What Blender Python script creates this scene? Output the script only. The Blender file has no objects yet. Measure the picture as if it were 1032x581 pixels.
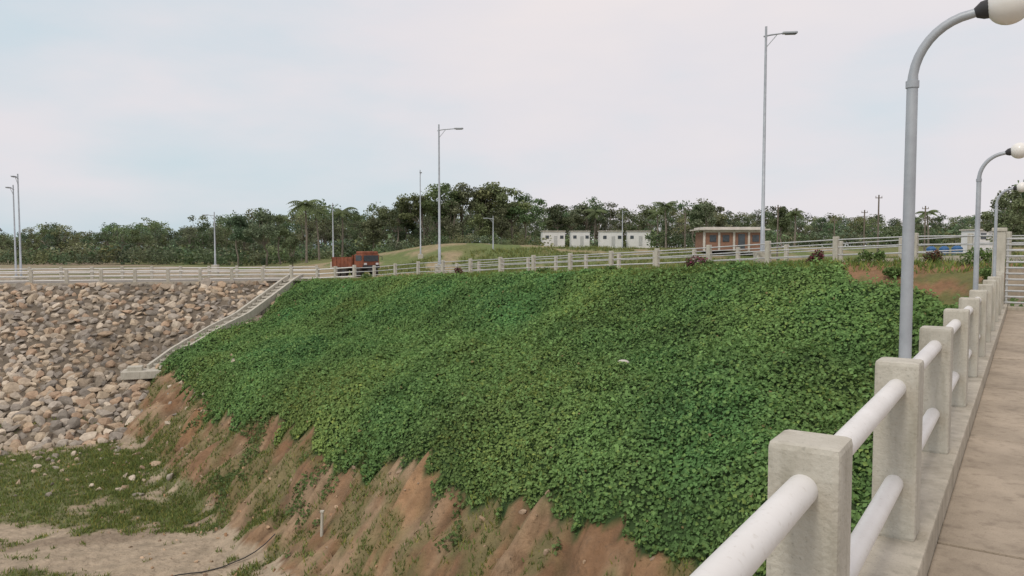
import bpy, bmesh, math
import numpy as np
from mathutils import Vector, Matrix
rng=np.random.default_rng(7)
scene=bpy.context.scene
scene.view_settings.view_transform='Standard'
scene.view_settings.look='None'
scene.view_settings.exposure=0

# ------------------------------------------------------------------ helpers
def hsh(ix,iy,seed):
    h=(ix.astype(np.int64)*374761393+iy.astype(np.int64)*668265263+seed*974711)&0x7fffffff
    h=((h^(h>>13))*1274126177)&0x7fffffff
    h=h^(h>>16)
    return (h%100003)/100003.0
def vn(x,y,seed=0):
    x=np.asarray(x,float);y=np.asarray(y,float)
    ix=np.floor(x);iy=np.floor(y);fx=x-ix;fy=y-iy
    fx=fx*fx*(3-2*fx);fy=fy*fy*(3-2*fy)
    a=hsh(ix,iy,seed);b=hsh(ix+1,iy,seed);c=hsh(ix,iy+1,seed);d=hsh(ix+1,iy+1,seed)
    return (a*(1-fx)+b*fx)*(1-fy)+(c*(1-fx)+d*fx)*fy
def fbm(x,y,seed=0,oct=4):
    t=0;a=.5;f=1.0
    for i in range(oct):
        t=t+a*vn(x*f+13.7*i,y*f-7.3*i,seed+i);a*=.5;f*=2.03
    return t/(1-.5**oct)
def ss(x,a,b):
    t=np.clip((x-a)/(b-a),0,1);return t*t*(3-2*t)
def link(o): scene.collection.objects.link(o);return o

def fast(name,V,F,mats,col=None,smooth=False,midx=None):
    V=np.asarray(V,np.float32);F=np.asarray(F,np.int32)
    me=bpy.data.meshes.new(name);n,k=F.shape
    me.vertices.add(len(V));me.vertices.foreach_set('co',V.ravel())
    me.loops.add(n*k);me.loops.foreach_set('vertex_index',F.ravel())
    me.polygons.add(n);me.polygons.foreach_set('loop_start',np.arange(0,n*k,k,dtype=np.int32))
    me.polygons.foreach_set('use_smooth',np.full(n,smooth,dtype=bool))
    for m in mats: me.materials.append(m)
    if midx is not None: me.polygons.foreach_set('material_index',np.asarray(midx,np.int32))
    if col is not None:
        ca=me.color_attributes.new('Col','FLOAT_COLOR','POINT')
        c=np.ones((len(V),4),np.float32);c[:,:3]=col
        ca.data.foreach_set('color',c.ravel())
    me.update(calc_edges=True);me.validate()
    return link(bpy.data.objects.new(name,me))

class B:
    def __init__(s): s.v=[];s.f=[];s.m=[];s.s=[]
    def add(s,vs,fs,mat=0,smooth=False):
        o=len(s.v);s.v+=[tuple(v) for v in vs]
        for f in fs: s.f.append([i+o for i in f]);s.m.append(mat);s.s.append(smooth)
    def box(s,c,size,yaw=0,bevel=0,mat=0,rot=None):
        bm=bmesh.new();bmesh.ops.create_cube(bm,size=1)
        bmesh.ops.scale(bm,vec=Vector(size),verts=bm.verts)
        if bevel>0: bmesh.ops.bevel(bm,geom=list(bm.edges),offset=bevel,segments=2,profile=.6,affect='EDGES')
        M=Matrix.Translation(Vector(c))@(rot.to_4x4() if rot is not None else Matrix.Rotation(yaw,4,'Z'))
        bm.transform(M);bm.verts.index_update()
        s.add([v.co[:] for v in bm.verts],[[v.index for v in f.verts] for f in bm.faces],mat);bm.free()
    def tube(s,pts,r,seg=10,mat=0,caps=True,smooth=True):
        pts=[Vector(p) for p in pts];n=len(pts)
        if not hasattr(r,'__len__'): r=[r]*n
        vs=[];fs=[];ref=None
        for i,p in enumerate(pts):
            d=(pts[min(i+1,n-1)]-pts[max(i-1,0)]).normalized()
            if ref is None:
                ref=Vector((0,0,1)) if abs(d.z)<.9 else Vector((1,0,0))
            x=(ref-d*ref.dot(d)).normalized();ref=x;y=d.cross(x)
            for k in range(seg):
                a=2*math.pi*k/seg;vs.append(p+(x*math.cos(a)+y*math.sin(a))*r[i])
        for i in range(n-1):
            for k in range(seg):
                k2=(k+1)%seg;fs.append([i*seg+k,i*seg+k2,(i+1)*seg+k2,(i+1)*seg+k])
        s.add(vs,fs,mat,smooth)
        if caps:
            s.add(vs[:seg],[list(range(seg))[::-1]],mat);s.add(vs[-seg:],[list(range(seg))],mat)
    def sphere(s,c,r,mat=0,nu=28,nv=16,sq=(1,1,1)):
        vs=[];fs=[]
        for j in range(nv+1):
            th=math.pi*j/nv
            for i in range(nu):
                a=2*math.pi*i/nu
                vs.append((c[0]+r*sq[0]*math.sin(th)*math.cos(a),c[1]+r*sq[1]*math.sin(th)*math.sin(a),c[2]+r*sq[2]*math.cos(th)))
        for j in range(nv):
            for i in range(nu):
                i2=(i+1)%nu
                if j==0: fs.append([i,(nu)+i,(nu)+i2])
                elif j==nv-1: fs.append([j*nu+i,(j+1)*nu+i,j*nu+i2])
                else: fs.append([j*nu+i,(j+1)*nu+i,(j+1)*nu+i2,j*nu+i2])
        s.add(vs,fs,mat,True)
    def sweep(s,pts,w,h,mat=0,off=0.0,z0=0.0):
        pts=[Vector(p) for p in pts];vs=[];fs=[];n=len(pts)
        for i,p in enumerate(pts):
            d=(pts[min(i+1,n-1)]-pts[max(i-1,0)]);r=Vector((d.y,-d.x,0)).normalized()
            c=p+r*off
            for (a,b) in ((-w/2,z0),(w/2,z0),(w/2,z0+h),(-w/2,z0+h)): vs.append(c+r*a+Vector((0,0,b)))
        for i in range(n-1):
            for k in range(4):
                k2=(k+1)%4;fs.append([i*4+k,(i+1)*4+k,(i+1)*4+k2,i*4+k2])
        fs.append([0,1,2,3]);fs.append([n*4-1,n*4-2,n*4-3,n*4-4])
        s.add(vs,fs,mat)
    def obj(s,name,mats):
        me=bpy.data.meshes.new(name);me.from_pydata(s.v,[],s.f)
        for m in mats: me.materials.append(m)
        me.polygons.foreach_set('material_index',s.m);me.polygons.foreach_set('use_smooth',s.s)
        me.update();return link(bpy.data.objects.new(name,me))

# ------------------------------------------------------------------ materials
def mat(name,c1,c2=None,scale=3,rough=.85,bump=.2,bscale=40,vcol=False,metal=0,stretch=(1,1,1),detail=6,speck=0,speckc=(.1,.09,.08),transl=0,bdist=.02,coords='Object',spec=.3,stain=0,stainc=(.2,.19,.15)):
    m=bpy.data.materials.new(name);m.use_nodes=True;nt=m.node_tree;N=nt.nodes;L=nt.links
    bs=N['Principled BSDF'];bs.inputs['Roughness'].default_value=rough;bs.inputs['Metallic'].default_value=metal
    bs.inputs['Specular IOR Level'].default_value=spec
    tc=N.new('ShaderNodeTexCoord');mp=N.new('ShaderNodeMapping');mp.inputs['Scale'].default_value=stretch
    L.new(tc.outputs[coords],mp.inputs[0])
    no=N.new('ShaderNodeTexNoise');no.inputs['Scale'].default_value=scale;no.inputs['Detail'].default_value=detail;no.inputs['Roughness'].default_value=.65
    L.new(mp.outputs[0],no.inputs['Vector'])
    rp=N.new('ShaderNodeValToRGB');rp.color_ramp.elements[0].position=.32;rp.color_ramp.elements[1].position=.68
    L.new(no.outputs['Fac'],rp.inputs[0])
    c2=c2 or c1
    rp.color_ramp.elements[0].color=(*c2,1);rp.color_ramp.elements[1].color=(*c1,1)
    out=rp.outputs[0]
    if vcol:
        at=N.new('ShaderNodeAttribute');at.attribute_name='Col'
        mx=N.new('ShaderNodeMix');mx.data_type='RGBA';mx.blend_type='MULTIPLY';mx.inputs[0].default_value=1
        L.new(at.outputs['Color'],mx.inputs[6]);L.new(out,mx.inputs[7]);out=mx.outputs[2]
    def overlay(out,scl,lo,hi,amt,colr,st=(1,1,1)):
        m2=N.new('ShaderNodeMapping');m2.inputs['Scale'].default_value=st;L.new(tc.outputs[coords],m2.inputs[0])
        n2=N.new('ShaderNodeTexNoise');n2.inputs['Scale'].default_value=scl;n2.inputs['Detail'].default_value=4
        L.new(m2.outputs[0],n2.inputs['Vector'])
        r2=N.new('ShaderNodeValToRGB');r2.color_ramp.elements[0].position=lo;r2.color_ramp.elements[1].position=hi
        r2.color_ramp.elements[0].color=(0,0,0,1);r2.color_ramp.elements[1].color=(amt,)*3+(1,)
        L.new(n2.outputs['Fac'],r2.inputs[0])
        mx=N.new('ShaderNodeMix');mx.data_type='RGBA';L.new(r2.outputs[0],mx.inputs[0]);L.new(out,mx.inputs[6]);mx.inputs[7].default_value=(*colr,1);return mx.outputs[2]
    if speck>0: out=overlay(out,bscale*1.7,.60,.72,speck,speckc)
    if stain>0: out=overlay(out,7,.52,.72,stain,stainc,(1.6,1.6,.28))
    L.new(out,bs.inputs['Base Color'])
    if bump>0:
        nb=N.new('ShaderNodeTexNoise');nb.inputs['Scale'].default_value=bscale;nb.inputs['Detail'].default_value=5
        L.new(tc.outputs[coords],nb.inputs['Vector'])
        bp=N.new('ShaderNodeBump');bp.inputs['Strength'].default_value=bump;bp.inputs['Distance'].default_value=bdist
        L.new(nb.outputs['Fac'],bp.inputs['Height']);L.new(bp.outputs[0],bs.inputs['Normal'])
    if transl>0:
        tr=N.new('ShaderNodeBsdfTranslucent');L.new(out,tr.inputs[0])
        ms=N.new('ShaderNodeMixShader');ms.inputs[0].default_value=transl
        L.new(bs.outputs[0],ms.inputs[1]);L.new(tr.outputs[0],ms.inputs[2]);L.new(ms.outputs[0],N['Material Output'].inputs[0])
    return m
M_conc=mat('weathered_concrete',(.55,.53,.465),(.43,.41,.35),scale=5,bump=.8,bscale=45,speck=.45,speckc=(.22,.21,.17),stretch=(1,1,.5),bdist=.008,stain=.5,stainc=(.25,.235,.18))
M_conc2=mat('kerb_concrete',(.54,.50,.42),(.34,.31,.25),scale=3,bump=.7,bscale=50,speck=.5,speckc=(.18,.16,.13),bdist=.008,stain=.4)
M_deck=mat('deck_concrete',(.47,.40,.315),(.29,.245,.19),scale=1.3,bump=.8,bscale=60,speck=.6,speckc=(.14,.12,.09),bdist=.008,detail=10,stain=.5,stainc=(.19,.155,.12))
M_pipe=mat('white_pipe_paint',(.76,.76,.75),(.68,.675,.66),scale=3,rough=.45,bump=.12,bscale=30,speck=.4,speckc=(.48,.45,.40),bdist=.003)
M_pipe2=mat('grey_pipe_paint',(.55,.57,.58),(.40,.41,.41),scale=4,rough=.5,bump=0)
M_steel=mat('galvanised_steel',(.46,.50,.54),(.34,.37,.41),scale=4,rough=.45,metal=.2,bump=.05,bscale=20)
M_dark=mat('dark_metal',(.05,.05,.055),(.03,.03,.03),rough=.5,bump=0)
M_globe=mat('opal_globe',(.82,.81,.78),(.76,.75,.72),scale=8,rough=.25,bump=0,spec=.5)
M_ground=mat('ground_soil',(1.15,1.12,1.08),(.68,.67,.64),scale=1.6,bump=1,bscale=4,vcol=True,detail=14,bdist=.16,speck=.4,speckc=(.09,.07,.05))
M_leaf=mat('vine_leaves',(1.12,1.1,1.08),(.86,.88,.86),scale=.5,vcol=True,bump=0,rough=.7,transl=.28,spec=.15)
M_tree=mat('tree_leaves',(1.15,1.15,1.15),(.78,.82,.82),scale=.3,vcol=True,bump=0,rough=.7,transl=.28)
M_grass=mat('grass_blades',(1.1,1.1,1.0),(.8,.85,.7),scale=1,vcol=True,bump=0,rough=.7,transl=.3)
M_rock=mat('riprap_rock',(1.2,1.17,1.12),(.74,.71,.68),scale=4,vcol=True,bump=.7,bscale=9,bdist=.05)
M_bark=mat('tree_bark',(.27,.24,.20),(.15,.13,.11),scale=4,bump=.3,bscale=8)
M_road=mat('asphalt_dusty',(.24,.22,.195),(.16,.15,.135),scale=.7,bump=.4,bscale=40,bdist=.01)
M_white=mat('white_panel',(.78,.79,.80),(.68,.69,.69),scale=.9,rough=.5,bump=0)
M_blue=mat('blue_paint',(.05,.15,.33),(.035,.11,.26),scale=2,rough=.5,bump=0)
M_glass=mat('window_glass',(.07,.09,.11),(.04,.05,.06),rough=.15,bump=0,spec=.6)
M_brick=mat('brick_wall',(.31,.175,.125),(.23,.13,.09),scale=3,bump=.3,bscale=12)
M_roof=mat('roof_sheet',(.64,.61,.56),(.46,.43,.39),scale=1,bump=.1,bscale=6)
M_orange=mat('rusty_red_paint',(.30,.105,.055),(.15,.055,.035),scale=2.5,rough=.7,bump=0)
M_tyre=mat('tyre_rubber',(.03,.028,.025),(.06,.05,.04),scale=3,rough=.9,bump=0)
M_wood=mat('timber_pole',(.22,.19,.16),(.12,.10,.08),scale=4,bump=0)
M_pur=mat('bougainvillea_leaves',(1.1,1.1,1.1),(.7,.7,.7),scale=3,vcol=True,bump=0,rough=.7,transl=.2)

# ------------------------------------------------------------------ place frames
F=770.0
ZD=-2.85
def WX(px,d): return (px-516)/F*d
P0=np.array([10.6,32.5]);E=np.array([-.65,.76]);E=E/np.linalg.norm(E);Q=np.array([-E[1],E[0]])
D0=np.array([-20.,64.]);FD=np.array([.953,.303]);FD/=np.linalg.norm(FD);G=np.array([FD[1],-FD[0]])
TH=math.radians(33.9);dv=np.array([math.sin(TH),math.cos(TH)]);nv_=np.array([math.cos(TH),-math.sin(TH)])
def su(x,y): rx=x-P0[0];ry=y-P0[1];return rx*E[0]+ry*E[1],rx*Q[0]+ry*Q[1]
def wv(x,y): rx=x-D0[0];ry=y-D0[1];return rx*FD[0]+ry*FD[1],rx*G[0]+ry*G[1]
def ot(x,y): return x*nv_[0]+y*nv_[1],x*dv[0]+y*dv[1]
def SU(s,u): return P0+E*s+Q*u
def zcrest(s): return np.interp(s,[-40,-5,0,6,14.5,27,34,45],[-.5,-.5,-.75,-1.08,-1.45,-2.0,-2.45,ZD])
DRX=[-100,0,1,3,5.2,8.2,12,13.6,16.5,60];DRZ=[0,0,.35,1.6,2.9,3.6,4.9,6.0,8.7,50]
FLOOR=-11.3
def abut(x,y):
    s,u=su(x,y);return zcrest(s)-.12*ss(u,.2,1.2)-np.interp(u-1.2,DRX,DRZ)
def dam(x,y):
    w,v=wv(x,y);return ZD-.05-np.maximum(v-.8,0)*.49
def gmask(x,y):
    a1=fbm(x*.25,y*.25,71,4);a2=fbm(x*1.3,y*1.3,72,4)
    return .46*a1+.46*a2+.02+.14*ss(y,30,34)*(1-ss(y,40,44))-.06*ss(-x,18,30)*(1-ss(y,30,33))
def Hc(x,y):
    x=np.asarray(x,float);y=np.asarray(y,float)
    s,u=su(x,y);w,v=wv(x,y);o,t=ot(x,y)
    lump=(fbm(x*.35,y*.35,5,3)-.5)*1.35+(fbm(x*1.1,y*1.1,9,2)-.5)*.40
    a=abut(x,y)+lump*ss(u,1.5,4)*(1-ss(u,14.5,16))
    wob=1.5*fbm(x*.3,y*.3,3,3)
    rid=np.abs(vn(s*1.3+2*wob+.25*u,u*.16,22)-.5)*2
    rid2=np.abs(vn(s*2.9+2*wob+.3*u,u*.25,23)-.5)*2
    gul=(fbm(s*.4+wob,u*.22,21,3)-.5)*1.0-.42*(1-rid)**3-.22*(1-rid2)**3
    ter=(vn(u*.9+wob,s*.12,24)-.5)*.45+(vn(u*2.2+2*wob,s*.2,25)-.5)*.16
    a=a+(gul+ter)*ss(u,13.8,15.2)*(1-ss(u,24,27))
    fl=FLOOR+(fbm(x*.12,y*.12,31,3)-.5)*1.1+(fbm(x*.9,y*.9,33,3)-.5)*.18
    d=dam(x,y)+(fbm(x*.8,y*.8,41,2)-.5)*.2*ss(v,1,2)
    z=np.maximum(a,d)
    k=.5;h=np.clip(.5+.5*(z-fl)/k,0,1);z=fl*(1-h)+z*h+k*h*(1-h)
    bd=np.minimum(-u-9.5,-v-9.5)
    b=x/np.maximum(y,5)
    Fb=np.interp(b,[-2,-.8,-.35,-.25,-.1,.05,.2,.6,2],[-4.0,-4.0,-3.5,-2.0,-.9,-.6,-.1,.5,.8])
    Fb=Fb+(fbm(x*.05,y*.05,51,3)-.5)*.8+(fbm(x*.2,y*.2,52,2)-.5)*.35
    Fb=Fb+1.5*np.exp(-((x+9)/20)**2-((y-108)/22)**2)
    wgt=ss(bd,0,28)
    z=z*(1-wgt)+Fb*wgt
    pl=ss(t,22.5,25.5)*ss(o,-3.6,-1.0)*(1-ss(t,60,70))*ss(u,-2,1)*(1-ss(o,6,12))
    z=np.maximum(z,z*(1-pl)+(-1.9)*pl)
    return z
def nrm(x,y):
    e=.15;zx=(Hc(x+e,y)-Hc(x-e,y))/(2*e);zy=(Hc(x,y+e)-Hc(x,y-e))/(2*e)
    n=np.stack([-zx,-zy,np.ones_like(zx)],1);return n/np.linalg.norm(n,axis=1,keepdims=True)
def vine_mask(x,y):
    s,u=su(x,y)
    edge=15.3-1.1*ss(s,26,34)+(fbm(s*.25,u*0+1,61,3)-.5)*1.2+(vn(s*1.6,u*0,63)-.5)*.7+(vn(x*2.5,y*2.5,66)-.5)*.6
    top=1.3+(vn(s*.5,u*0,62)-.5)*1.0
    m=(u<edge)&(u>top)&(abut(x,y)>dam(x,y)+.1)
    cut=(s<-4.4)&(s>-16)&(u<2.3+(vn(s*.9,u*.9,64)-.5)*2.4+ss(-s,6,11)*1.5)
    return m&~cut

# ------------------------------------------------------------------ terrain sheet
def axis(lo,hi,step,far,g=1.22):
    a=list(np.arange(lo,hi+1e-6,step));d=step;p=a[-1]
    while p<far: d*=g;p+=d;a.append(p)
    d=step;p=a[0];pre=[]
    while p>-far: d*=g;p-=d;pre.append(p)
    return np.array(pre[::-1]+a)
ax=axis(-46,24,.18,2600,1.1);ay=axis(9,72,.18,2600,1.1)
X,Y=np.meshgrid(ax,ay);xf=X.ravel();yf=Y.ravel();zf=Hc(xf,yf)
nx,ny=len(ax),len(ay)
idx=np.arange(nx*ny).reshape(ny,nx)
Fq=np.stack([idx[:-1,:-1].ravel(),idx[:-1,1:].ravel(),idx[1:,1:].ravel(),idx[1:,:-1].ravel()],1)
s_,u_=su(xf,yf);w_,v_=wv(xf,yf);o_,t_=ot(xf,yf)
def C(*c): return np.array(c)[None,:]
def rep(c): return np.repeat(c,len(xf),0)
def lerp(a,b,t): return a*(1-t[:,None])+b*t[:,None]
n1=fbm(xf*.25,yf*.25,71,4);n2=fbm(xf*1.3,yf*1.3,72,4);n3=fbm(xf*.06,yf*.06,73,3)
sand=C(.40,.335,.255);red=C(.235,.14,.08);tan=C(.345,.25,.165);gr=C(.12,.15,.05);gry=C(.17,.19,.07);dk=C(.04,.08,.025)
col=rep(sand)
col=lerp(col,C(.31,.25,.175),ss(n1,.42,.6)*.7)
rut=np.abs(vn(xf*.06+.08*yf,yf*.05,88)-.5)
col=lerp(col,C(.24,.19,.14),(1-ss(rut,.01,.035))*.7)
gm=ss(gmask(xf,yf),.49,.58)
col=lerp(col,gr,gm*.8)
wob_=1.5*fbm(xf*.3,yf*.3,3,3)
sl=ss(u_,13.2,14.6)*(zf>FLOOR+.4)*(abut(xf,yf)>dam(xf,yf)-.2)
str_=.35*vn(s_*2.6+2*wob_+.3*u_,u_*.3,81)+.3*vn(s_*.9+wob_,u_*.3,82)+.35*vn(u_*2.2+2*wob_,s_*.2,85)
sc=lerp(rep(red),rep(tan),ss(str_*.7+n2*.3,.38,.62))
sc=lerp(sc,C(.13,.085,.05),(1-ss(np.abs(vn(s_*1.3+2*wob_+.25*u_,u_*.16,22)-.5),.01,.06))*.7)
sc=lerp(sc,C(.14,.095,.06),(1-ss(np.abs(vn(s_*2.9+2*wob_+.3*u_,u_*.25,23)-.5),.01,.06))*.5)
sc=lerp(sc,C(.36,.215,.115),ss(vn(s_*.4+wob_,u_*.5,84),.60,.8)*.6)
gs=.5*n1+.5*n2+.07*ss(s_,2,12)*(1-ss(s_,24,32))
sc=lerp(sc,C(.15,.15,.065),ss(gs,.51,.61)*.7)
col=lerp(col,sc,sl)
dm=(dam(xf,yf)>abut(xf,yf))&(dam(xf,yf)>FLOOR)&(v_>.5)
col=np.where(dm[:,None],C(.17,.145,.115)*(.6+.8*n2[:,None]),col)  # ground under the stones darkened: shade of the gaps put into the colour
col=np.where(vine_mask(xf,yf)[:,None],dk,col)  # dark green under the vines paints the shade in gaps between leaves
vg=(u_<1.6)&(u_>-1.3)&(s_<44);col=np.where(vg[:,None]&~vine_mask(xf,yf)[:,None],lerp(rep(C(.13,.18,.05)),tan,ss(n2,.45,.6)*.7),col)
ct=(s_<-3.2)&(s_>-16)&(u_>.3)&(u_<7)&~vine_mask(xf,yf);col=np.where(ct[:,None],lerp(rep(C(.27,.16,.09)),gr,ss(n2,.52,.62)*.8),col)
bk=np.minimum(-u_-8,-v_-1)>0
bc=lerp(rep(gry),C(.14,.19,.06),ss(n3,.4,.6))
b_=xf/np.maximum(yf,5)
sandm=ss(n1*.6+n3*.4+.13*np.exp(-((b_+.23)/.07)**2)*(yf<110)+.12*ss(b_,.25,.4)*(yf<75)+.05*(b_>.05)*(yf<90),.54,.62)
bc=lerp(bc,C(.38,.30,.20),sandm*.8)
col=np.where(bk[:,None],bc,col)
cr=(v_>-9)&(v_<.8)&(w_<5);col=np.where(cr[:,None],C(.33,.30,.26),col)
fast('ground',np.stack([xf,yf,zf],1),Fq,[M_ground],col,smooth=True)

# ------------------------------------------------------------------ leaf builders
def unit(a): return a/np.maximum(np.linalg.norm(a,axis=1,keepdims=True),1e-9)
def leafmesh(P,Nn,S,Cc,tilt=.7,wd=.42):
    n=len(P);nn=unit(Nn+tilt*rng.normal(size=(n,3)));a=unit(np.cross(nn,rng.normal(size=(n,3))));b=np.cross(nn,a)
    S=S[:,None]
    v=np.stack([P-a*S*.5,P+b*S*wd+nn*S*.13,P+a*S*.5,P-b*S*wd+nn*S*.13],1).reshape(-1,3)
    f=np.arange(4*n).reshape(n,4)
    return v,f,np.repeat(Cc,4,0)
def sampleSU(n,s0,s1,u0,u1):
    s=rng.uniform(s0,s1,n);u=rng.uniform(u0,u1,n)
    return P0[0]+E[0]*s+Q[0]*u,P0[1]+E[1]*s+Q[1]*u
Vs=[];Fs=[];Cs=[];off=0
def push(v,f,c):
    global off
    Vs.append(v);Fs.append(f+off);Cs.append(c);off+=len(v)
VC=np.array([.168,.285,.098])
for (n,s0,s1,sz0,sz1) in ((180000,-24,6,.07,.15),(150000,6,28,.09,.18),(85000,28,60,.12,.22)):
    x,y=sampleSU(n,s0,s1,.8,17);m=vine_mask(x,y);x=x[m];y=y[m]
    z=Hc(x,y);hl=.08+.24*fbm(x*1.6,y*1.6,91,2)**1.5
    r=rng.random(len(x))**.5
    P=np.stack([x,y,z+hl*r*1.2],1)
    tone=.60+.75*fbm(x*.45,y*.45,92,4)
    c=VC[None]*tone[:,None]*(.62+.46*r[:,None])*rng.uniform(.75,1.25,(len(x),1))  # lower leaves painted darker, shade inside the cover put into their colour
    hue=fbm(x*.2,y*.2,97,3)[:,None];c=c*(1+np.array([[.9,.15,-.1]])*(hue-.5))
    yl=rng.random(len(x))<.10;c[yl]*=np.array([1.35,1.15,1.0])
    br=rng.random(len(x))<.003;c[br]=np.array([.30,.25,.12])
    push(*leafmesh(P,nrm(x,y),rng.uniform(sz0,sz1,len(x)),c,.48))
x,y=sampleSU(6000,-24,50,1.5,15);m=vine_mask(x,y);x=x[m];y=y[m]
for k in range(4):
    z=Hc(x,y)+.24+.08*k
    P=np.stack([x+rng.normal(0,.09,len(x)),y+rng.normal(0,.09,len(x)),z],1)
    push(*leafmesh(P,nrm(x,y),rng.uniform(.09,.16,len(x)),(VC*1.1)[None]*rng.uniform(.7,1.3,(len(x),1)),.8))
x,y=sampleSU(90000,-24,46,13,20);s,u=su(x,y)
pm=(fbm(x*.5,y*.5,95,3)*.6+fbm(x*1.8,y*1.8,96,2)*.4-.035*(u-15))>.57
pm&=(abut(x,y)>dam(x,y))&~vine_mask(x,y)
x=x[pm];y=y[pm]
P=np.stack([x,y,Hc(x,y)+rng.uniform(.02,.2,len(x))],1)
push(*leafmesh(P,nrm(x,y),rng.uniform(.08,.16,len(x)),np.array([.14,.20,.075])[None]*rng.uniform(.6,1.3,(len(x),1)),.8))
fast('vine_ground_cover',np.concatenate(Vs),np.concatenate(Fs),[M_leaf],np.concatenate(Cs))

# ------------------------------------------------------------------ grass
def grass(name,x,y,h0,h1,base,nb=4,lean=.5):
    n=len(x);x=np.repeat(x,nb)+rng.normal(0,.06,n*nb);y=np.repeat(y,nb)+rng.normal(0,.06,n*nb)
    z=Hc(x,y);n=len(x);h=rng.uniform(h0,h1,n);a=rng.uniform(0,2*np.pi,n);wd=.018+.05*h
    bx=np.cos(a)*wd;by=np.sin(a)*wd
    lx=rng.normal(0,lean,n)*h;ly=rng.normal(0,lean,n)*h
    V=np.stack([np.stack([x-bx,y-by,z-.02],1),np.stack([x+bx,y+by,z-.02],1),np.stack([x+lx,y+ly,z+h],1)],1).reshape(-1,3)
    c=np.array(base)[None]*rng.uniform(.6,1.35,(n,1))*np.where(rng.random((n,1))<.2,np.array([[1.7,1.25,1.1]]),1.0)
    fast(name,V,np.arange(3*n).reshape(n,3),[M_grass],np.repeat(c,3,0))
x=rng.uniform(-45,0,75000);y=rng.uniform(20,46,75000)
g=(gmask(x,y)+rng.normal(0,.035,len(x)))>.53
g&=Hc(x,y)<FLOOR+1.2
x1,y1=x[g],y[g]
x,y=sampleSU(30000,-20,44,14,22);a1=fbm(x*.25,y*.25,71,4);a2=fbm(x*1.3,y*1.3,72,4);s,u=su(x,y)
g=(.5*a1+.5*a2+.07*ss(s,2,12)*(1-ss(s,24,32))+rng.normal(0,.03,len(x)))>.59;g&=(abut(x,y)>dam(x,y))
grass('grass',np.concatenate([x1,x[g]]),np.concatenate([y1,y[g]]),.04,.2,(.18,.23,.08))
x,y=sampleSU(9000,-14,44,.2,1.9);s,u=su(x,y);k=(s>-3.5)|(rng.random(len(s))<.3);grass('verge_grass',x[k],y[k],.06,.26,(.18,.25,.08))
x,y=sampleSU(26000,-30,60,-60,-9.5);k=(fbm(x*.25,y*.25,71,4)<.56)&(y<120);grass('field_grass',x[k],y[k],.12,.5,(.18,.22,.085),nb=5)

# ------------------------------------------------------------------ riprap
def rock_template():
    bm=bmesh.new();bmesh.ops.create_icosphere(bm,subdivisions=2,radius=1)
    V=np.array([v.co[:] for v in bm.verts]);Fa=np.array([[v.index for v in f.verts] for f in bm.faces]);bm.free()
    for k in range(7):
        d=unit(rng.normal(size=(1,3)))[0];c=rng.uniform(.35,.66);dt=V@d
        V=V-np.outer(np.maximum(dt-c,0),d)
    V=V*1.25*np.array([rng.uniform(.95,1.35),rng.uniform(.8,1.1),rng.uniform(.55,.8)])
    return V,Fa
T=[rock_template() for _ in range(20)]
rv=[];rf=[];rc=[];ro=0
pal=np.array([[.42,.355,.28],[.35,.31,.255],[.47,.40,.31],[.30,.275,.245],[.43,.34,.25],[.37,.34,.30],[.54,.48,.40],[.25,.23,.205],[.40,.30,.22]])
base_z=np.array([G[0]*.45,G[1]*.45,.9]);base_z/=np.linalg.norm(base_z)
def put_rock(x,y,z,r,c,lay=False):
    global ro
    V,Fa=T[rng.integers(20)]
    if lay:
        zz=base_z+rng.normal(0,.22,3);zz/=np.linalg.norm(zz);xx=np.cross(zz,rng.normal(size=3));xx/=np.linalg.norm(xx);yy=np.cross(zz,xx)
        R=np.stack([xx,yy,zz],1)
    else:
        q=rng.normal(size=4);q/=np.linalg.norm(q);w0,a,b,cc=q
        R=np.array([[1-2*(b*b+cc*cc),2*(a*b-cc*w0),2*(a*cc+b*w0)],[2*(a*b+cc*w0),1-2*(a*a+cc*cc),2*(b*cc-a*w0)],[2*(a*cc-b*w0),2*(b*cc+a*w0),1-2*(a*a+b*b)]])
    rv.append((V*r)@R.T+np.array([x,y,z]));rf.append(Fa+ro);rc.append(np.repeat(np.array(c)[None],len(V),0));ro+=len(V)
st=.50
for w in np.arange(-48,12,st):
    for v in np.arange(.9,21,st*.93):
        ww=w+rng.uniform(-.2,.2);vv=v+rng.uniform(-.2,.2)
        p=D0+FD*ww+G*vv;x,y=p
        if abut(x,y)>dam(x,y)+.25: continue
        if dam(x,y)<FLOOR-.4: continue
        z=float(Hc(x,y));r=rng.uniform(.19,.34)*(1.4 if rng.random()<.12 else 1)*(.9+.2*(v>11))
        c=pal[rng.integers(9)]*rng.uniform(.85,1.15)
        dkf=vn(np.array([x*.22]),np.array([y*.3]),77)[0]
        if dkf>.7: c=c*.75
        put_rock(x,y,z+r*rng.uniform(.0,.3),r,c,True)
for i in range(260):
    x=rng.uniform(-40,-16);y=rng.uniform(34,47)
    z=float(Hc(x,y));put_rock(x,y,z+.02,rng.uniform(.06,.24),pal[rng.integers(9)])
for i in range(500):
    xx,yy=sampleSU(1,-15,42,14.5,22);x,y=float(xx[0]),float(yy[0]);put_rock(x,y,float(Hc(x,y))+.01,rng.uniform(.03,.10),pal[rng.integers(9)]*np.array([.95,.8,.68]))
fast('riprap_rocks',np.concatenate(rv),np.concatenate(rf),[M_rock],np.concatenate(rc))

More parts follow.
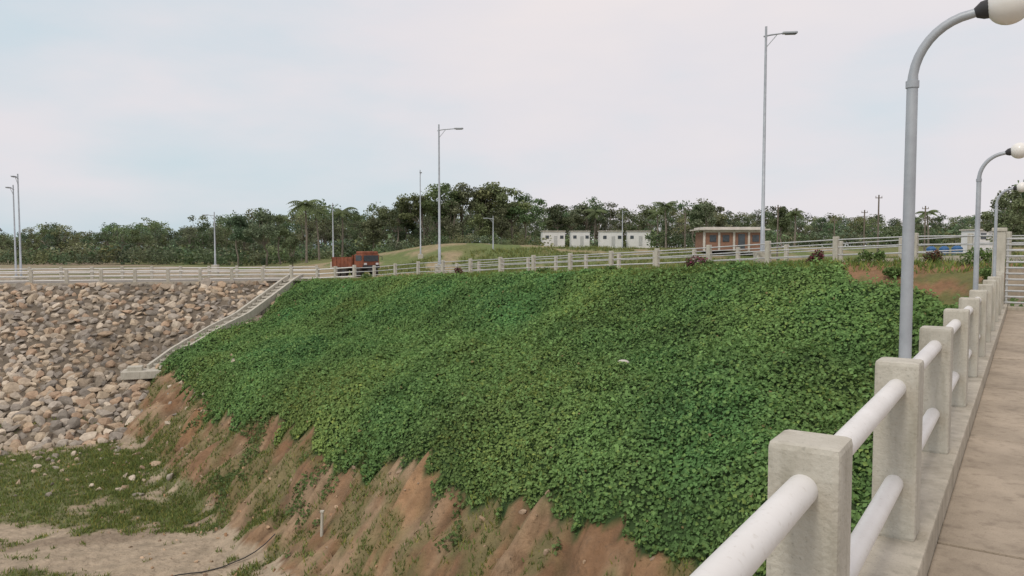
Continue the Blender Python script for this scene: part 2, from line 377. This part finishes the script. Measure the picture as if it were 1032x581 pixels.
# ------------------------------------------------------------------ groin between riprap and vines
g0=[]
for v in np.linspace(.6,12.2,26):
    lo,hi=-30.,15.
    for _ in range(40):
        mid=(lo+hi)/2;p=D0+FD*mid+G*v
        if abut(*p)>dam(*p): hi=mid
        else: lo=mid
    g0.append(D0+FD*hi+G*v)
gp=[]
for i,p in enumerate(g0):
    l=g0[0]+(g0[-1]-g0[0])*i/25;q=l*.72+p*.28;gp.append((q[0],q[1],float(max(dam(*q),abut(*q)-.3))+.2))
b=B();b.sweep(gp,1.0,.66,0,z0=-.4);b.sweep(gp,.2,.66,0,off=.5,z0=-.1);b.sweep(gp,.2,.60,0,off=-.5,z0=-.1)
for i in range(2,25): 
    p=gp[i];b.box((p[0],p[1],p[2]+.30),(.78,.28,.12),yaw=math.atan2(FD[1],FD[0]),mat=0)
e=gp[-1];b.box((e[0]-.6,e[1]-.3,e[2]+.05),(2.4,1.5,.5),yaw=math.atan2(FD[1],FD[0]),bevel=.04)
b.box((e[0]-1.0,e[1]-.5,e[2]+.4),(.9,.7,.35),yaw=math.atan2(FD[1],FD[0]),bevel=.04)
b.obj('concrete_groin',[M_conc])

# ------------------------------------------------------------------ crest railings
def railing(name,pts,spacing,h=1.05,pw=.20,levels=(.92,.62,.32),r=.026,pm=M_conc,rm=M_pipe2,kh=.2):
    b=B();pts=[Vector(p) for p in pts];cum=[0]
    for i in range(len(pts)-1): cum.append(cum[-1]+(pts[i+1]-pts[i]).length)
    def at(l):
        for i in range(len(pts)-1):
            if l<=cum[i+1]+1e-6: return pts[i].lerp(pts[i+1],(l-cum[i])/(cum[i+1]-cum[i])),(pts[i+1]-pts[i])
        return pts[-1],pts[-1]-pts[-2]
    n=int(cum[-1]/spacing)
    prev=None
    for k in range(n+1):
        p,d=at(k*spacing);yaw=math.atan2(d.y,d.x)
        b.box((p.x,p.y,p.z+h/2-.15),(pw,pw,h+.3),yaw=yaw,bevel=.03,mat=0)
        if prev is not None:
            for lv in levels: b.tube([prev+Vector((0,0,lv)),p+Vector((0,0,lv))],r,8,mat=1,caps=False)
        prev=p
    kp=[at(min(k*spacing,cum[-1]))[0] for k in range(n+1)]
    b.sweep(kp,.3,kh,2,z0=-.13)
    return b.obj(name,[pm,rm,M_conc2])
rp=[]
for s in np.arange(-9,37,3): p=SU(s,-.5);rp.append((p[0],p[1],float(zcrest(s))))
railing('crest_road_railing',rp,3.0)
rp=[]
for s in np.arange(-14,40,3): p=SU(s,-9.0);rp.append((p[0],p[1],float(zcrest(s))+.1))
railing('crest_road_railing',rp,3.0)
rp=[]
p=SU(36,-.5);rp.append((p[0],p[1],-2.55));rp.append((-16.5,63.6,ZD))
for w in np.arange(0,-56,-4): p=D0+FD*w+G*.35;rp.append((p[0],p[1],ZD))
railing('dam_crest_railing',rp,2.4,h=1.2,pw=.23,levels=(1.02,.66,.32),r=.045,rm=M_pipe,kh=.28)
rp=[]
for w in np.arange(4,-56,-4): p=D0+FD*w+G*-8.2;rp.append((p[0],p[1],ZD))
railing('dam_crest_railing',rp,2.4,h=1.2,pw=.23,levels=(1.02,.66,.32),r=.045,rm=M_pipe,kh=.28)

def strip(name,pts,w,mt):
    vs=[];fs=[]
    n=len(pts);m=8
    for i,p in enumerate(pts):
        a=np.array(pts[max(i-1,0)][:2]);c=np.array(pts[min(i+1,n-1)][:2]);d=(c-a)/np.linalg.norm(c-a);r=np.array([d[1],-d[0]])
        for k in range(m+1):
            q=np.array(p[:2])+r*w*(k/m-.5);vs.append((q[0],q[1],p[2]))
    for i in range(n-1):
        for k in range(m): fs.append([i*(m+1)+k,i*(m+1)+k+1,(i+1)*(m+1)+k+1,(i+1)*(m+1)+k])
    b=B();b.add(vs,fs);return b.obj(name,[mt])
rp=[]
for s in np.arange(-34,37,1.5): p=SU(s,-4.9);rp.append((p[0],p[1],float(zcrest(s))+.02))
for w in np.arange(-2,-70,-3):
    p=D0+FD*w+G*-4.0;rp.append((p[0],p[1],ZD+.02))
strip('crest_road',rp,6.4,M_road)

# ------------------------------------------------------------------ tall street lights
def street_light(x,y,z,h,armdir,arm=1.15):
    b=B();b.box((x,y,z+.25),(.62,.62,.9),bevel=.04,mat=1)
    b.tube([(x,y,z+.68),(x,y,z+.75)],.17,12,mat=0)
    b.tube([(x,y,z+.7),(x,y,z+1.8),(x,y,z+1.82),(x,y,z+h)],[.10,.095,.08,.05],10,mat=0)
    dx,dy=math.cos(armdir),math.sin(armdir)
    b.tube([(x-.1*dx,y-.1*dy,z+h-.42),(x+.2*dx,y+.2*dy,z+h-.36),(x+arm*dx,y+arm*dy,z+h-.30)],[.035,.035,.028],8,mat=0)
    b.tube([(x,y,z+h-.9),(x+.45*dx,y+.45*dy,z+h-.37)],.018,6,mat=0)
    b.box((x+(arm+.25)*dx,y+(arm+.25)*dy,z+h-.29),(.62,.24,.09),yaw=armdir,bevel=.03,mat=0)
    b.box((x+(arm+.28)*dx,y+(arm+.28)*dy,z+h-.345),(.44,.18,.03),yaw=armdir,mat=2)
    return b.obj('street_light',[M_steel,M_conc,M_glass])
def sl_at(px,d,ybase,ytop,ad,arm=1.15):
    z=(250-ybase)/F*d;h=(ybase-ytop)/F*d
    street_light(WX(px,d),d,z,h,ad,arm)
sl_at(768,33.6,270,31,-.1,.75)
sl_at(443,52,277,127,-.1,1.1)
sl_at(21,66,287,176,-1.4,.5);sl_at(16,70,286,187,-1.5,.5)
sl_at(217,78,274,214,2.9,.8);sl_at(336,90,270,205,-1.3,.6);sl_at(497,100,264,218,2.8,.8);sl_at(424,95,262,172,1.5,.1)
sl_at(627,120,256,212,.1,.3)

# ------------------------------------------------------------------ bridge walkway (local frame: x across, y along)
def place(o): o.rotation_euler=(0,0,-TH);return o
DZ=-1.71;T0=2.50;SP=2.04;RO=-.545
b=B()
t=-13.0
while t<24.9:
    b.box((.93,t+1.49,DZ-.06+rng.uniform(-.003,.003)),(2.62,2.97,.12),bevel=.01,mat=0);t+=3.0
b.box((1.0,6,DZ-.42),(3.6,38,.55),mat=1,bevel=.02)
for ox in (-.4,2.4): b.box((ox,6,DZ-1.2),(.5,38,1.0),mat=1,bevel=.02)
b.box((1.0,25.6,DZ-2.2),(4.0,1.2,4.6),mat=1,bevel=.03)
for i in range(7): b.box((1.0,26.4+.32*i,DZ+.09+.165*i-.6),(3.0,.34,1.2),mat=0,bevel=.01)
place(b.obj('bridge_walkway',[M_deck,M_conc2]))
b=B();t=-13.0
while t<24.9:
    b.box((-.56,t+2.0,DZ+.0),(.36,3.99,.34),bevel=.014);t+=4.0
place(b.obj('bridge_kerb',[M_conc2]))
b=B();b.box((2.42,6,DZ),(.36,38,.34),bevel=.012);place(b.obj('bridge_kerb',[M_conc2]))
def brail(ro):
    b=B()
    for k in range(-6,12):
        t=T0+SP*k
        if t>24.8: break
        rt=Matrix.Rotation(rng.normal(0,.006),3,'Z')@Matrix.Rotation(rng.normal(0,.004),3,'X')
        b.box((ro,t,(-.6-1.545)/2),(.215,.215,.945),bevel=.02,mat=0,rot=rt)
        for zz,r in ((-.735,.047),(-1.245,.047)):
            if t+SP<25.5: b.tube([(ro,t+.05,zz),(ro,t+SP-.05,zz)],r,24,mat=1,caps=False)
    return place(b.obj('bridge_railing',[M_conc,M_pipe]))
brail(RO);brail(2.42)
b=B()
for ox in (-.62,2.45): 
    b.box((ox,25.0,(-1.6+.55)/2),(.30,.30,2.15),bevel=.02);b.box((ox,25.0,.50),(.36,.36,.1),bevel=.02)
place(b.obj('gate_pillar',[M_conc]))
b=B()
for zz in np.linspace(-1.5,.25,12): b.tube([(-.45,25,zz),(2.3,25,zz)],.028,8)
for ox in (-.42,.48,.92,1.4,2.28): b.tube([(ox,25.02,-1.6),(ox,25.02,.28)],.035,8)
place(b.obj('steel_gate',[M_pipe2]))
LO=-.59
for t in (5.15,12.9,20.7):
    b=B();x0=LO;pts=[(x0,t,-1.53),(x0,t,-.6),(x0,t,.98)]
    b.tube([(x0,t,-1.54),(x0,t,-1.50)],.075,14,mat=0)
    rs=[.036,.035,.031]
    for a in np.linspace(8,76,9):
        a=math.radians(a);pts.append((x0+.32*(1-math.cos(a)),t,.98+.355*math.sin(a)));rs.append(.027)
    pts.append((x0+.35,t,1.345));rs.append(.025)
    b.tube(pts,rs,14,mat=0)
    b.tube([(x0+.31,t,1.335),(x0+.345,t,1.345),(x0+.39,t,1.352)],[.028,.05,.056],16,mat=1)
    b.tube([(x0,t,.95),(x0,t,.99)],.037,14,mat=0)
    b.sphere((x0+.472,t,1.358),.112,mat=2)
    place(b.obj('globe_lamp_post',[M_steel,M_dark,M_globe]))

# ------------------------------------------------------------------ trees
def branch(bb,p,q,r0,r1,n=4,jit=.05):
    p=np.array(p);q=np.array(q);L=np.linalg.norm(q-p);pts=[];rs=[]
    for i in range(n+1):
        k=i/n;pts.append(tuple(p+(q-p)*k+rng.normal(0,jit*L,3)*(0<i<n)));rs.append(r0+(r1-r0)*k)
    bb.tube(pts,rs,5,mat=0,caps=False)
class Tr:
    def __init__(s): s.b=B();s.P=[];s.S=[];s.C=[]
    def blob(s,c,rad,n,size,col,flat=.7):
        d=unit(rng.normal(size=(n,3)))*(rng.random((n,1))**.45)
        P=c+d*np.array([rad,rad,rad*flat])
        tone=rng.uniform(.6,1.35,(n,1))
        s.P.append(P);s.S.append(rng.uniform(.6,1.4,n)*size);s.C.append(np.array(col)[None]*tone)
    def tree(s,x,y,z,h,kind,dens=1.0):
        col=np.array([.165,.205,.108])*rng.uniform(.6,1.3)*np.array([rng.uniform(.8,1.2),1,rng.uniform(.85,1.2)])  # muted leaf green, distance haze put into the base colour
        lean=rng.normal(0,.04*h,2);r=.014*h+.04
        if kind=='umb':
            fork=z+h*rng.uniform(.4,.55);branch(s.b,(x,y,z-.5),(x+lean[0],y+lean[1],fork),r,r*.7)
            for k in range(int(rng.integers(9,15))):
                a=rng.uniform(0,6.28);rr=h*rng.uniform(.03,.34)
                c=np.array([x+lean[0]+rr*math.cos(a),y+lean[1]+rr*math.sin(a),z+h*rng.uniform(.60,.97)-rr*.2])
                branch(s.b,(x+lean[0],y+lean[1],fork),c,r*.45,r*.12,3)
                s.blob(c,h*rng.uniform(.09,.17),int(60*dens),.034*h,col*rng.uniform(.7,1.3),rng.uniform(.4,.75))
                s.blob(c+rng.normal(0,.05*h,3),h*.09,int(22*dens),.03*h,col*rng.uniform(.8,1.3),.5)
        elif kind=='round':
            fork=z+h*rng.uniform(.25,.4);branch(s.b,(x,y,z-.5),(x+lean[0],y+lean[1],fork),r,r*.75)
            for k in range(int(rng.integers(10,16))):
                a=rng.uniform(0,6.28);hh=rng.uniform(.30,.95);rr=h*rng.uniform(.03,.28)*math.sqrt(max(.1,1-(hh-.6)**2*5))
                c=np.array([x+lean[0]+rr*math.cos(a),y+lean[1]+rr*math.sin(a),z+h*hh])
                branch(s.b,(x+lean[0],y+lean[1],fork),c,r*.4,r*.12,2)
                s.blob(c,h*rng.uniform(.08,.16),int(60*dens),.038*h,col*rng.uniform(.7,1.3),.8)
        elif kind=='bush':
            for k in range(5):
                c=np.array([x+rng.normal(0,.4*h),y+rng.normal(0,.4*h),z+h*rng.uniform(.2,.6)])
                s.blob(c,h*.42,int(50*dens),.12*h,col*rng.uniform(.8,1.3),.8)
    def done(s,name):
        P=np.concatenate(s.P);S=np.concatenate(s.S);Cc=np.concatenate(s.C)
        v,f,c=leafmesh(P,np.tile([[0,0,1.0]],(len(P),1)),S,Cc,.8,.4)
        bo=s.b.obj(name,[M_bark]) if s.b.v else None
        lo=fast('foliage' if bo else name,v,f,[M_tree],c)
        if bo: lo.parent=bo
        return bo
sky_px=[0,20,45,60,80,100,118,130,150,160,185,200,215,230,250,270,290,310,340,360,395,430,470,520,535,570,600,640,670,700,715,740,770,790,830,860,900,930,960,1000,1012,1034,1200]
sky_y=[231,236,224,225,233,230,222,226,220,222,228,220,224,215,212,212,218,204,202,209,205,202,204,206,210,203,204,210,207,202,204,213,211,212,216,212,216,217,218,212,197,188,190]
TM=Tr()
for px in np.arange(-260,1320,4.0):
    for row in range(2):
        d=rng.uniform(140,185) if row==0 else rng.uniform(190,260)
        p=px+rng.uniform(-4,4)
        yt=np.interp(p,sky_px,sky_y)
        if 535<p<665 and d<190: d=rng.uniform(192,230)
        x=WX(p,d);z=float(Hc(x,d))-.3
        top=(250-yt)/F*d*(rng.uniform(.35,1.0) if row==0 else rng.uniform(.65,1.10))
        h=max(top-z,4)
        TM.tree(x,d,z,h,'umb' if rng.random()<.28 else 'round')
for px in np.arange(-260,1320,3.2):
    d=rng.uniform(128,155)
    if 535<px<665: d=rng.uniform(180,190)
    x=WX(px,d);TM.tree(x,d,float(Hc(x,d)),rng.uniform(1.8,4.6),'bush',.8)
for px in np.arange(380,560,7):
    d=rng.uniform(112,122)
    if px>530: continue
    x=WX(px,d);TM.tree(x,d,float(Hc(x,d))-.2,rng.uniform(1.0,2.4),'bush',.8)
TM.done('distant_trees')
for (px,d,yt,kd) in ((398,126,203,'umb'),(412,128,207,'round'),(428,126,196,'umb'),(440,128,189,'umb'),(455,126,186,'round'),(470,128,188,'umb'),(484,130,185,'umb'),(498,128,187,'round'),(515,130,190,'umb'),(528,130,198,'umb'),(458,124,203,'round'),(485,125,205,'round'),(505,126,208,'round'),(375,126,212,'round'),(712,125,202,'round'),(700,128,206,'umb'),(722,130,207,'round'),(787,118,208,'round'),(270,120,211,'round'),(282,124,214,'umb'),(560,195,206,'umb'),(590,198,202,'umb'),(1012,55,197,'round'),(1020,57,193,'round'),(1034,60,186,'round'),(295,100,240,'round'),(240,126,217,'umb')):
    t=Tr();x=WX(px,d);z=float(Hc(x,d))-.2;t.tree(x,d,z,(250-yt)/F*d-z,kd,3.0);t.done('albizia_tree' if kd=='umb' else 'broadleaf_tree')
def palm(px,d,yt):
    x=WX(px,d);z=float(Hc(x,d))-.3;h=(250-yt)/F*d-z;b=B();top=np.array([x+rng.normal(0,.4),d,z+h*.86])
    b.tube([(x,d,z),(x*.6+top[0]*.4+.1,d,z+h*.4),tuple(top)],[.2,.15,.11],6,mat=0)
    vs=[];fs=[];cs=[]
    for k in range(19):
        a=6.28*k/19+rng.uniform(-.2,.2);up=rng.uniform(-.2,1.1);L=h*rng.uniform(.24,.31);prev=None
        c=np.array([.14,.18,.08])*rng.uniform(.7,1.3)
        for i in range(11):
            q=i/10;r=L*q;zz=up*L*q*.8-L*.75*q*q
            p=top+np.array([math.cos(a)*r,math.sin(a)*r,zz])
            if prev is not None:
                for sd in (-1,1):
                    w=L*.22*math.sin(math.pi*min(1,q*.9+.08))
                    side=np.array([-math.sin(a)*sd*w,math.cos(a)*sd*w,-w*.7])
                    o=len(vs);m=prev+(p-prev)*.65
                    vs+=[prev,m,m+side+(p-prev)*.5,prev+side*.9+(p-prev)*.4];fs.append([o,o+1,o+2,o+3]);cs+=[c]*4
            prev=p
    bo=b.obj('coconut_palm',[M_bark]);lo=fast('fronds',np.array(vs),np.array(fs),[M_tree],np.array(cs));lo.parent=bo
for a in ((309,118,196),(322,125,203),(345,128,205),(671,130,200),(662,135,208),(598,192,207),(935,120,208),(800,128,209)): palm(*a)
def shrub(name,x,y,r,col,n=700,m=M_pur):
    z=float(Hc(x,y));P=[]
    for k in range(6):
        c=np.array([x,y,z+r*.45])+rng.normal(0,r*.4,3)*np.array([1,1,.4]);d=unit(rng.normal(size=(n//6,3)))*rng.random((n//6,1))**.4
        P.append(c+d*r*np.array([.55,.55,.45]))
    P=np.concatenate(P);c=np.array(col)[None]*rng.uniform(.5,1.4,(len(P),1));g=rng.random(len(P))<.35;c[g]=np.array([.10,.15,.05])
    v,f,cc=leafmesh(P,np.tile([[0,0,1.0]],(len(P),1)),rng.uniform(.05,.11,len(P)),c,.9);fast(name,v,f,[m],cc)
for s,u,r,c in ((-2.6,.3,.45,(.22,.05,.08)),(3.0,.4,.45,(.22,.05,.10)),(-7,.2,.35,(.18,.09,.06)),(21,.4,.45,(.20,.07,.08))):
    p=SU(s,u);shrub('bougainvillea_shrub',p[0],p[1],r,c)
for s,u,r in ((2.2,.5,.35),(8,.5,.35),(-5,.6,.4),(-8.5,.4,.5),(13,.5,.35),(0.8,.8,.3),(32,.6,.5),(-6.5,2.2,.35),(-9.5,2.6,.4)):
    p=SU(s,u);shrub('green_shrub',p[0],p[1],r,(.17,.26,.09),m=M_leaf)

# ------------------------------------------------------------------ buildings
def cabin(px,d,w,yb,yaw=.1,h=2.9):
    x=WX(px,d);z=(250-yb)/F*d;b=B();R=Matrix.Rotation(yaw,3,'Z')
    def bx(c,s,m): 
        q=R@Vector(c);b.box((x+q.x,d+q.y,z+q.z),s,yaw=yaw,mat=m)
    bx((0,0,h/2-.6),(w,2.5,h+1.2),0);bx((0,0,h+.08),(w+.3,2.9,.14),1)
    for k in (-w*.3,w*.36): bx((k,-1.26,h*.6),(.7,.08,.65),2)
    bx((w*.08,-1.27,1.0),(.7,.06,1.95),3)
    b.obj('site_cabin',[M_white,M_roof,M_glass,M_pipe2])
cabin(557,158,4.6,247.8,.12);cabin(584,162,3.9,247.5,.05);cabin(615,154,4.5,248.2,.05);cabin(643,156,4.6,248,-.08)
x=WX(734,108);d=108;z=0;b=B()
b.box((x,d,z+.9),(8.2,5,2.6),mat=0)
for k in np.linspace(-4.1,4.1,5): b.box((x+k,d-2.56,z+.95),(.28,.2,2.7),mat=1)
b.box((x,d-2.55,z+2.25),(8.4,.24,.25),mat=1);b.box((x,d,z+2.5),(9.6,6.4,.18),mat=2,bevel=.03);b.box((x,d,z+2.72),(8.6,5.2,.28),mat=2,bevel=.03)
for k in (-2.9,-1.1,3.0): b.box((x+k,d-2.53,z+1.3),(.9,.1,.9),mat=3)
b.box((x+1.05,d-2.53,z+.9),(.9,.1,2.0),mat=3)
b.obj('brick_house',[M_brick,M_roof,M_roof,M_glass])
for px,d,r in ((938,84,.5),(951,85,.5),(964,84,.55)):
    x=WX(px,d);z=float(Hc(x,d))-.2;b=B();b.box((x,d,z+.35),(1.3,1.3,.9),mat=1)
    b.tube([(x,d,z+.8),(x,d,z+1.65),(x,d,z+1.82),(x,d,z+1.88)],[r,r,r*.6,.18],16,mat=0)
    for q in (1.0,1.3,1.55): b.tube([(x,d,z+q),(x,d,z+q+.05)],r+.03,16,mat=0)
    b.obj('water_tank',[M_blue,M_conc])
cabin(988,86,3.0,247,.2,1.6)
for px,d,yt in ((783,95,207),(884,90,197),(870,100,212),(931,95,208),(690,120,214),(840,110,220)):
    x=WX(px,d);z=float(Hc(x,d))-.3;zt=(250-yt)/F*d;b=B()
    b.tube([(x,d,z),(x,d,zt)],[.12,.08],8,mat=0);b.box((x,d,zt-.35),(.8,.08,.08),mat=0)
    for k in (-.35,0,.35): b.tube([(x+k,d,zt-.3),(x+k,d,zt-.12)],.035,6,mat=0)
    b.obj('utility_pole',[M_wood])

# ------------------------------------------------------------------ dump truck
b=B()
def wheel(x,y,r=.42,w=.28):
    b.tube([(x,y-w/2,r),(x,y+w/2,r)],r,18,mat=1);b.tube([(x,y-w/2-.02,r),(x,y+w/2+.02,r)],r*.45,10,mat=2)
for wx in (-1.35,-.5,1.35):
    for wy in (-.8,.8): wheel(wx,wy)
b.box((0,0,.62),(4.3,.8,.2),mat=2)
b.box((1.45,0,1.32),(1.15,1.75,1.15),bevel=.1,mat=0);b.box((1.52,0,1.98),(.95,1.6,.3),bevel=.1,mat=0)
b.box((2.03,0,1.55),(.04,1.45,.5),mat=3);b.box((2.05,0,.85),(.1,1.7,.28),bevel=.03,mat=2)
for wy in (-.885,.885): b.box((1.5,wy,1.58),(.7,.03,.45),mat=3)
for wy in (-.6,.6): b.box((2.06,wy,1.1),(.05,.25,.16),mat=4)
b.box((-.75,0,.85),(2.9,1.8,.1),mat=0)
for wy in (-.88,.88):
    b.box((-.75,wy,1.25),(2.9,.06,.75),mat=0)
    for k in np.linspace(-2.1,.6,6): b.box((k,wy*1.04,1.25),(.08,.07,.78),mat=0)
b.box((-2.18,0,1.25),(.06,1.8,.75),mat=0);b.box((.68,0,1.35),(.06,1.8,.95),mat=0)
b.box((-.75,0,1.35),(2.6,1.6,.35),bevel=.15,mat=5)
for wy in (-1.0,1.0): b.tube([(2.0,wy*.9,1.75),(2.15,wy*1.05,1.7),(2.15,wy*1.05,1.4)],.03,6,mat=2)
tk=b.obj('dump_truck',[M_orange,M_tyre,M_dark,M_glass,M_white,M_road])
d=64.5;tk.location=(WX(359,d),d,-2.42);tk.rotation_euler=(0,0,math.radians(-42))

b=B();pts=[]
for k in np.linspace(0,1,14):
    x=-12+ (-3.5+12)*k*.45-.5;y=24.5+3.0*k;pts.append((x,y,float(Hc(x,y))+.08+.05*math.sin(k*9)))
b.tube(pts,.022,6);b.obj('black_cable',[M_dark])
x,y=-6.6,26.0;b=B();z=float(Hc(x,y));b.tube([(x,y,z-.2),(x+.03,y,z+.8)],[.06,.05],8);b.box((x+.03,y,z+.82),(.13,.13,.06),bevel=.01);b.obj('survey_stake',[M_conc])
x,y=3.95,27.0;z=float(Hc(x,y));b=B();b.sphere((x,y,z+.32),.17,sq=(1.3,.9,.6));b.obj('cement_sack',[M_roof])

# ------------------------------------------------------------------ world + sun
SE,SA=math.radians(48),math.radians(215)
w=bpy.data.worlds.new('World');scene.world=w;w.use_nodes=True;nt=w.node_tree;N=nt.nodes;L=nt.links
for n in list(N): N.remove(n)
out=N.new('ShaderNodeOutputWorld');sk=N.new('ShaderNodeTexSky');sk.sky_type='NISHITA';sk.sun_disc=False;sk.sun_elevation=SE;sk.sun_rotation=SA
sk.air_density=1.2;sk.dust_density=2.5
b1=N.new('ShaderNodeBackground');b1.inputs[1].default_value=.12;L.new(sk.outputs[0],b1.inputs[0])
tc=N.new('ShaderNodeTexCoord');mp=N.new('ShaderNodeMapping');mp.inputs['Scale'].default_value=(1,1,3.0);mp.inputs['Location'].default_value=(.3,.1,.2);L.new(tc.outputs['Generated'],mp.inputs[0])
no=N.new('ShaderNodeTexNoise');no.inputs['Scale'].default_value=1.9;no.inputs['Detail'].default_value=7;no.inputs['Roughness'].default_value=.5;L.new(mp.outputs[0],no.inputs['Vector'])
sx=N.new('ShaderNodeSeparateXYZ');L.new(tc.outputs['Generated'],sx.inputs[0])
m1=N.new('ShaderNodeMath');m1.operation='MULTIPLY_ADD';L.new(sx.outputs[0],m1.inputs[0]);m1.inputs[1].default_value=.30;L.new(no.outputs['Fac'],m1.inputs[2])
m2=N.new('ShaderNodeMath');m2.operation='MULTIPLY_ADD';L.new(sx.outputs[2],m2.inputs[0]);m2.inputs[1].default_value=.55;L.new(m1.outputs[0],m2.inputs[2])
cr_=N.new('ShaderNodeValToRGB');e=cr_.color_ramp.elements;e[0].position=.38;e[0].color=(.63,.745,.81,1);e[1].position=.62;e[1].color=(.79,.765,.80,1)
e2=cr_.color_ramp.elements.new(.80);e2.color=(.86,.80,.805,1)
L.new(m2.outputs[0],cr_.inputs[0])
b2=N.new('ShaderNodeBackground');b2.inputs[1].default_value=.99;L.new(cr_.outputs[0],b2.inputs[0])
mr=N.new('ShaderNodeMapRange');mr.inputs[1].default_value=.3;mr.inputs[2].default_value=.6;mr.inputs[3].default_value=.85;mr.inputs[4].default_value=.98
L.new(m2.outputs[0],mr.inputs[0])
ms=N.new('ShaderNodeMixShader');L.new(mr.outputs[0],ms.inputs[0]);L.new(b1.outputs[0],ms.inputs[1]);L.new(b2.outputs[0],ms.inputs[2]);L.new(ms.outputs[0],out.inputs[0])
sd=bpy.data.lights.new('sun','SUN');sd.energy=1.4;sd.angle=math.radians(12);sd.color=(1,.92,.80);so=link(bpy.data.objects.new('sun',sd))
dirv=Vector((math.sin(SA)*math.cos(SE),math.cos(SA)*math.cos(SE),math.sin(SE)));so.rotation_euler=dirv.to_track_quat('Z','Y').to_euler()

# ------------------------------------------------------------------ camera
cd=bpy.data.cameras.new('camera');cam=link(bpy.data.objects.new('camera',cd));cam.location=(0,0,0)
cd.lens=F/1032*36;cd.sensor_width=36;cd.clip_end=6000;cd.clip_start=.05
cam.rotation_euler=(math.radians(90-3.01),0,0);scene.camera=cam
